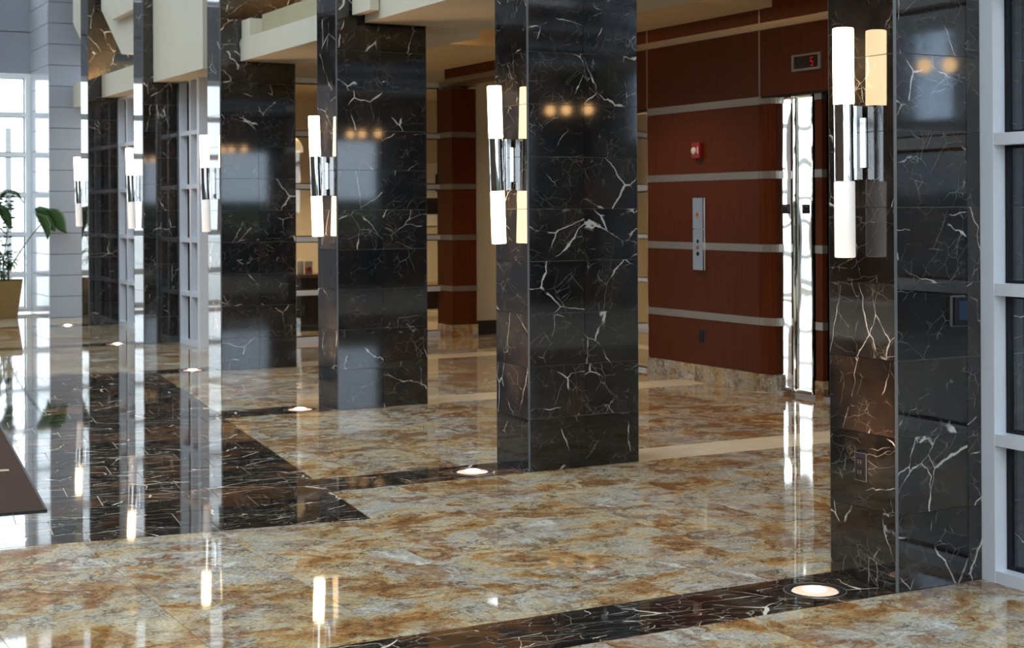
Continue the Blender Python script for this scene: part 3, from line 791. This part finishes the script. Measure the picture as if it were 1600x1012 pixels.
y1, z1 = on_x(1084, 222, XW); y0, z0 = on_x(1101.5, 248, XW)
fa = empty('fire_alarm', (XW, (y0+y1)/2, (z0+z1)/2), 'red fire alarm strobe on the cherry wall above the call panel', 'alarm')
box('body', -.045, -.001, -.055, .055, -.068, .068, M['red'], fa, .008)
o = lathe('strobe_lens', [(.032, 0), (.030, .012), (.018, .022), (0, .025)], M['clear'], fa, (-.045, .015, -.004), 16); o.rotation_euler = (0, R(-90), 0)
box('lettering_strip', -.0465, -.0445, -.045, -.030, -.03, .03, M['clear'], fa)
y1, z1 = on_x(1240, 86, XW); y0, z0 = on_x(1285, 108, XW)
fi = empty('floor_indicator', (XW, (y0+y1)/2, (z0+z1)/2), 'framed digital floor display above the lift door', 'display')
w, h = (y1-y0)/2, .065
mb = MB(); mb.box(-.022, -.001, -w, w, h-.014, h); mb.box(-.022, -.001, -w, w, -h, -h+.018); mb.box(-.022, -.001, -w, -w+.028, -h+.018, h-.014); mb.box(-.022, -.001, w-.022, w, -h+.018, h-.014)
mb.build('frame', M['steel'], fi); scr = box('screen', -.012, -.001, -w+.028, w-.022, -h+.018, h-.014, M['screen'], fi)
mb = MB(); yc = -.06; s = .016; t = .005
for a in ((-s, s, .034-t, .034), (-s, s, -t/2, t/2), (-s, s, -.034, -.034+t), (s-t, s, 0, .034), (-s, -s+t, -.034, 0)): mb.box(-.0135, -.0118, yc+a[0], yc+a[1], a[2], a[3])
dg = nest(mb.build('digit', M['led'], fi), scr); dg['label'] = 'red digit 5'
y1, z1 = on_x(1093, 514, XW); y0, z0 = on_x(1102.5, 536, XW)
def outlet(name, loc, label, rot, w, h, lip=True):
    o = empty(name, loc, label, 'socket'); o.rotation_euler = (0, 0, rot)
    box('rim', -w, w, -.006, -.0005, -h, h, M['edge'], o, .0015); box('plate', -w+.003, w-.003, -.008, -.0055, -h+.003, h-.003, M['black'], o, .001)
    for s in (-1, 1):
        rc = box('receptacle', -w*.5, w*.5, -.0105, -.0078, s*h*.36-h*.2, s*h*.36+h*.2, M['dark'], o, .001)
        for q in (-1, 1): nest(box('slot', q*w*.2-.0012, q*w*.2+.0012, -.0112, -.0104, s*h*.36-.006, s*h*.36+.006, M['edge'], o), rc)
    return o
outlet('wall_socket', (XW, (y0+y1)/2, (z0+z1)/2), 'black wall socket low on the cherry wood wall', R(-90), (y1-y0)/2, (z1-z0)/2)
y1, z1 = on_x(1337, 705, 4.13); y0, z0 = on_x(1355.5, 753, 4.13)
outlet('column_socket', (4.13, (y0+y1)/2, (z0+z1)/2), 'black socket low on the nearest marble column', R(-90), abs(y1-y0)/2, abs(z1-z0)/2)
xa, za = on_y(1483.5, 462, 4.5); xb, zb = on_y(1506, 509, 4.5)
cr = empty('card_reader', ((xa+xb)/2, 4.5, (za+zb)/2), 'black card reader with blue glass on the nearest column', 'reader')
w, h = (xb-xa)/2, (za-zb)/2
box('plate', -w, w, -.010, -.0005, -h, h, M['edge'], cr, .002); bd = box('body', -w+.006, w, -.026, -.010, -h+.004, h-.005, M['black'], cr, .003); nest(box('reader_window', -w+.024, w-.002, -.028, -.0262, -h*.58, h*.66, M['reader'], cr), bd)
# signs on the lift leaves
for px_ in (1228.5, 1259):
    yy, zc = on_x(px_, 326.5, 7.775)
    sg = empty('door_sign', (7.778, yy, zc), 'small black sign on the left lift door leaf' if px_ < 1240 else 'small black sign on the right lift door leaf', 'sign', 'black signs on the lift doors')
    box('plate', -.006, -.0012, -.044, .044, -.038, .038, M['black'], sg, .001)
    q = 1 if px_ < 1240 else -1
    box('mark', -.0066, -.0058, -q*.028-.002, -q*.028+.002, -.022, .03, M['concrete'], sg)
    box('mark', -.0066, -.0058, q*.012-.018, q*.012+.018, .020, .0235, M['concrete'], sg)
# ------------------------------------------------------------------ floor mat
A = on_floor(74, 798); am = R(6.0)
mt = empty('floor_mat', (A[0], A[1], 0), 'brown floor mat on the dark marble at the left edge', 'mat'); mt.rotation_euler = (0, 0, -am)
box('carpet', -2.4, -.012, .012, 3.6, .002, .011, M['carpet'], mt, .003)
mb = MB(); mb.box(-2.42, 0, 0, .0115, .0005, .009); mb.box(-.0115, 0, .0115, 3.61, .0005, .009); mb.build('rubber_edge', M['mat_edge'], mt)
B = on_floor(-14, 739); E2 = on_floor(14, 737)
u0 = (E2[0]-A[0])*math.cos(am)-(E2[1]-A[1])*math.sin(am); v0 = (E2[0]-A[0])*math.sin(am)+(E2[1]-A[1])*math.cos(am)
box('stripe', u0-.4, u0, v0-.03, v0+.03, .0105, .0122, M['mat_mark'], mt)
# ------------------------------------------------------------------ potted plant
PX, PY = 3.86, 22.45
pp = empty('potted_plant', (PX, PY, 0), 'broad leaved and palm plants in a tapered wooden planter by the end window', 'plant')
hb, ht, pz = .26, .335, .53
def frust(r0, r1, z0, z1, rot=.0):
    v = []
    for r, z in ((r0, z0), (r1, z1)):
        for i in range(4):
            a = R(45+90*i)+rot; v.append((r*1.414*math.cos(a), r*1.414*math.sin(a), z))
    return v
prot = R(-12)
v = frust(hb, ht, 0, pz, prot)+frust(ht-.03, ht-.03, pz, pz-.06, prot)
pot = mesh_obj('pot', v, [(3, 2, 1, 0)]+[(i, (i+1) % 4, (i+1) % 4+4, i+4) for i in range(4)]+[(4+i, 4+(i+1) % 4, 12+(i+1) % 4, 12+i) for i in range(4)], M['pot'], pp)
soil = mesh_obj('soil', frust(ht-.031, ht-.03, pz-.08, pz-.045, prot), BF[1:2]+[(3, 2, 1, 0)]+[(i, (i+1) % 4, (i+1) % 4+4, i+4) for i in range(4)], M['soil'], pp)
nest(soil, pot)
def blade(name, path, width, mat, parent, fold=.25, nseg=None, side=None):
    """a leaf along a path: two rows either side of a midrib"""
    v = []; f = []; n = len(path)
    for i, p in enumerate(path):
        t = i/(n-1); w = width*max(.02, math.sin(math.pi*min(1, .06+.94*t)**.75))
        d = (Vector(path[min(i+1, n-1)])-Vector(path[max(i-1, 0)])).normalized()
        s = side if side is not None else d.cross(Vector((0, 0, 1)))
        s = Vector(s).normalized(); up = s.cross(d)
        for k in (-1, -.5, 0, .5, 1): v.append(tuple(Vector(p)+s*(w*k)+up*(fold*w*abs(k))))
    for i in range(n-1):
        for k in range(4): a = i*5+k; f.append((a, a+1, a+6, a+5))
    o = mesh_obj(name, v, f, mat, parent, smooth=True)
    sm = o.modifiers.new('thick', 'SOLIDIFY'); sm.thickness = .003
    return o
def P3(px, py, Y=PY):
    x, z = on_y(px, py, Y); return Vector((x-PX, Y-PY, z))
# big leaf cluster on long stems at the right
base = Vector((.05, 0, pz-.05))
def arc(a, b, lift, n=9):
    a, b = Vector(a), Vector(b); return [tuple(a.lerp(b, i/(n-1))+Vector((0, 0, lift*math.sin(math.pi*i/(n-1))))) for i in range(n)]
tube('stem', arc(base, P3(62, 352, 21.74), .05), [.010]*4+[.007]*5, M['stem'], pp); tube('stem', arc(base, P3(84, 331, 21.70), .10), [.010]*4+[.007]*5, M['stem'], pp)
sd = (.8, -.5, .3)
blade('broad_leaf', [tuple(P3(*q, 21.72)) for q in ((58, 324), (66, 330), (74, 336), (80, 345), (84, 356), (86, 362))], .098, M['leaf'], pp, .3, side=(.9, -.2, .5))
blade('broad_leaf', [tuple(P3(*q, 21.68)) for q in ((76, 327), (83, 330), (90, 338), (94, 348), (97, 356), (100, 361), (105, 364))], .088, M['leaf'], pp, .3, side=(.9, -.2, .4))
blade('broad_leaf', [tuple(P3(*q, 21.64)) for q in ((58, 333), (66, 340), (72, 352), (75, 364), (74, 375))], .07, M['leaf'], pp, .35, side=(.9, -.3, .25))
blade('broad_leaf', [tuple(P3(*q, 21.76)) for q in ((57, 344), (64, 349), (70, 352))], .04, M['leaf'], pp, .3)
# left big leaves, partly out of the frame
blade('broad_leaf', [tuple(P3(*q)) for q in ((-4, 318), (4, 328), (10, 340), (15, 352), (16, 358))], .075, M['leaf'], pp, .3, side=(.85, -.3, .3))
blade('broad_leaf', [tuple(P3(*q)) for q in ((-8, 352), (0, 358), (7, 364), (12, 366))], .06, M['leaf'], pp, .3)
blade('broad_leaf', [tuple(P3(*q)) for q in ((-10, 372), (-3, 374), (3, 378), (5, 384))], .05, M['leaf'], pp, .3)
tube('stem', arc(base, P3(-6, 320), .05), .009, M['stem'], pp); tube('stem', arc(base, P3(15, 350), .12), .007, M['stem'], pp)
# palm fronds: an arching rib with paired leaflets, each frond one part
def frond(path, ln, parent):
    v = []; f = []; n = len(path)
    def quad(p, q, s, w):
        k = len(v); m = Vector(p).lerp(Vector(q), .5)
        v.extend([tuple(p), tuple(m+s*w), tuple(q), tuple(m-s*w)]); f.append((k, k+1, k+2, k+3))
    for i in range(1, n-1):
        p = Vector(path[i]); d = (Vector(path[i+1])-Vector(path[i-1])).normalized()
        s = d.cross(Vector((0, 0, 1)));  s = s.normalized() if s.length > .01 else Vector((1, 0, 0))
        t = i/(n-1); L = ln*(.5+.7*math.sin(math.pi*t))
        for sg in (-1, 1):
            e = p+(s*sg*.75+d*.55+Vector((0, 0, -.55))).normalized()*L
            quad(p, e, (d+Vector((0, 0, .3))).normalized(), .020)
    for i in range(n-1):
        a, b = Vector(path[i]), Vector(path[i+1]); quad(a, b, Vector((0, 0, 1)), .010)
    o = mesh_obj('palm_frond', v, f, M['leaf2'], parent)
    sm = o.modifiers.new('thick', 'SOLIDIFY'); sm.thickness = .002
def curve3(pts, n=16):
    out = []
    m = len(pts)-1
    for i in range(n):
        t = i/(n-1)*m; k = min(int(t), m-1); u = t-k
        p0, p1, p2, p3 = (Vector(pts[max(0, k-1)]), Vector(pts[k]), Vector(pts[k+1]), Vector(pts[min(m, k+2)]))
        out.append(.5*((2*p1)+(p2-p0)*u+(2*p0-5*p1+4*p2-p3)*u*u+(3*p1-p0-3*p2+p3)*u**3))
    return out
b2 = Vector((-.03, -.02, pz-.05))
frond(curve3([b2, P3(10, 380, PY-.1), P3(14, 310, PY-.15), P3(24, 298, PY-.2), P3(36, 314, PY-.25)], 22), .11, pp)
frond(curve3([b2, P3(0, 380), P3(-6, 320), P3(2, 299, PY-.1), P3(20, 297, PY-.2)], 22), .10, pp)
frond(curve3([b2, P3(12, 400, PY+.1), P3(8, 330, PY+.1), P3(16, 318), P3(24, 342, PY-.1)], 20), .09, pp)
# low dracaena like leaves
rr = random.Random(4)
for q in range(40):
    a = rr.uniform(-.4, 3.6); L = rr.uniform(.24, .46); d = Vector((math.cos(a)*.9, -.4+.4*rr.random(), 0))
    o0 = Vector((.04+rr.uniform(-.12, .14), rr.uniform(-.1, .1), pz-.05)); hgt = rr.uniform(.18, .40)
    top = o0+Vector((0, 0, hgt))
    blade('narrow_leaf', [tuple(top+d*L*t+Vector((0, 0, .12*math.sin(2.4*t)-.10*t*t))) for t in (0, .2, .4, .6, .8, 1)], .024, M['leaf2'], pp, .3)
    if q < 7: tube('stem', [tuple(o0), tuple(top)], .009, M['stem'], pp)
# ------------------------------------------------------------------ ceiling lamps in the lobby
def downlight(x, y, z, e, label):
    o = empty('ceiling_lamp', (x, y, z), label, 'ceiling lamp', 'round ceiling lamps of the lobby')
    lathe('trim_ring', [(.085, -.008), (.11, -.006), (.11, -.001), (.085, -.001)], M['white'], o, seg=24)
    lathe('lens', [(.084, -.004), (.084, -.0015), (0, -.0015)][::-1], M['soft_lamp'], o, seg=24)
    spot('lamp_beam', (0, 0, -.02), e, R(125), (1, .74, .45), (0, 0, -1), o, .7, .08)
for x, y, z, dl in ((6.7, 10.9, 3.125, 'recessed ceiling lamp in front of the call panel'), (6.6, 14.8, 3.12, 'recessed ceiling lamp before the back window of the lobby'), (6.7, 7.4, 3.12, 'recessed ceiling lamp before the near end of the cherry wall'),
                    (6.3, 12.7, 3.72, 'recessed lamp in the raised ceiling past the lift'), (6.3, 9.1, 3.72, 'recessed lamp in the raised ceiling before the near lift')): downlight(x, y, z, 75, dl)
downlight(10.3, 14.9, 3.72, 170, 'recessed ceiling lamp in the cream passage'); downlight(8.5, 18.8, 3.13, 420, 'round recessed ceiling lamp in the room behind the window')
downlight(6.6, 18.8, 3.13, 300, 'second recessed ceiling lamp in the room behind the window')
# cove lamps on top of the beams
for k, (x, y0, y1, z) in enumerate(((4.98, 11.3, 13.5, 3.15), (5.05, 18.2, 19.9, 3.32), (5.05, 8.3, 10.2, 3.48))):
    o = empty('cove_lamp', (x, (y0+y1)/2, z), ['linear cove lamp on the beam over the third gap', 'linear cove lamp on the beam by the farthest column', 'linear cove lamp on the beam over the second gap'][k], 'cove lamp', 'cove lamps on the beams')
    box('channel', -.04, .04, -(y1-y0)/2, (y1-y0)/2, -.03, -.01, M['white'], o); tube('tube', [(0, -(y1-y0)/2+.03, .012), (0, (y1-y0)/2-.03, .012)], .016, M['warm_lamp'], o)
# pendants of the side room, seen only in reflections
for q, (ax, ay) in enumerate(((8.95, -.40), (9.08, -.25), (9.26, -.05))):
    o = empty('side_pendant', (ax, ay, 2.66), ['right', 'middle', 'left'][q]+' one of three warm pendant globes mirrored in the columns', 'pendant', 'pendants of the side room')
    lathe('globe', [(0, -.06), (.035, -.05), (.055, -.02), (.055, .02), (.035, .05), (.012, .06)], M['pendant_lamp'], o, seg=16)
    tube('rod', [(0, 0, .06), (0, 0, 1.06)], .008, M['black'], o)
# ------------------------------------------------------------------ outside
struct(box('ground_outside', -30, 30, 23.6, 90, -.12, -.05, M['pave']), 'pale paving outside the end window')
struct(box('ground_garden', -30, 30, -40, -6.4, -.12, -.05, M['pave'])); struct(box('wall_garden', -30, 30, -12.3, -12, -.05, 1.75, M['hedge']), 'dark hedge behind the camera')
p0 = on_y(12, 200, 27.0)  # solid upright in place of a column's reflection in the end window
po = empty('mirrored_column_post', (p0[0], 27.0, -.05), 'dark upright standing in for a column mirrored in the end window', 'post')
box('shaft', -.04, .05, -.05, .05, 0, p0[1]+.05, M['concrete'], po); box('base', -.08, .09, -.09, .09, 0, .05, M['dark'], po)
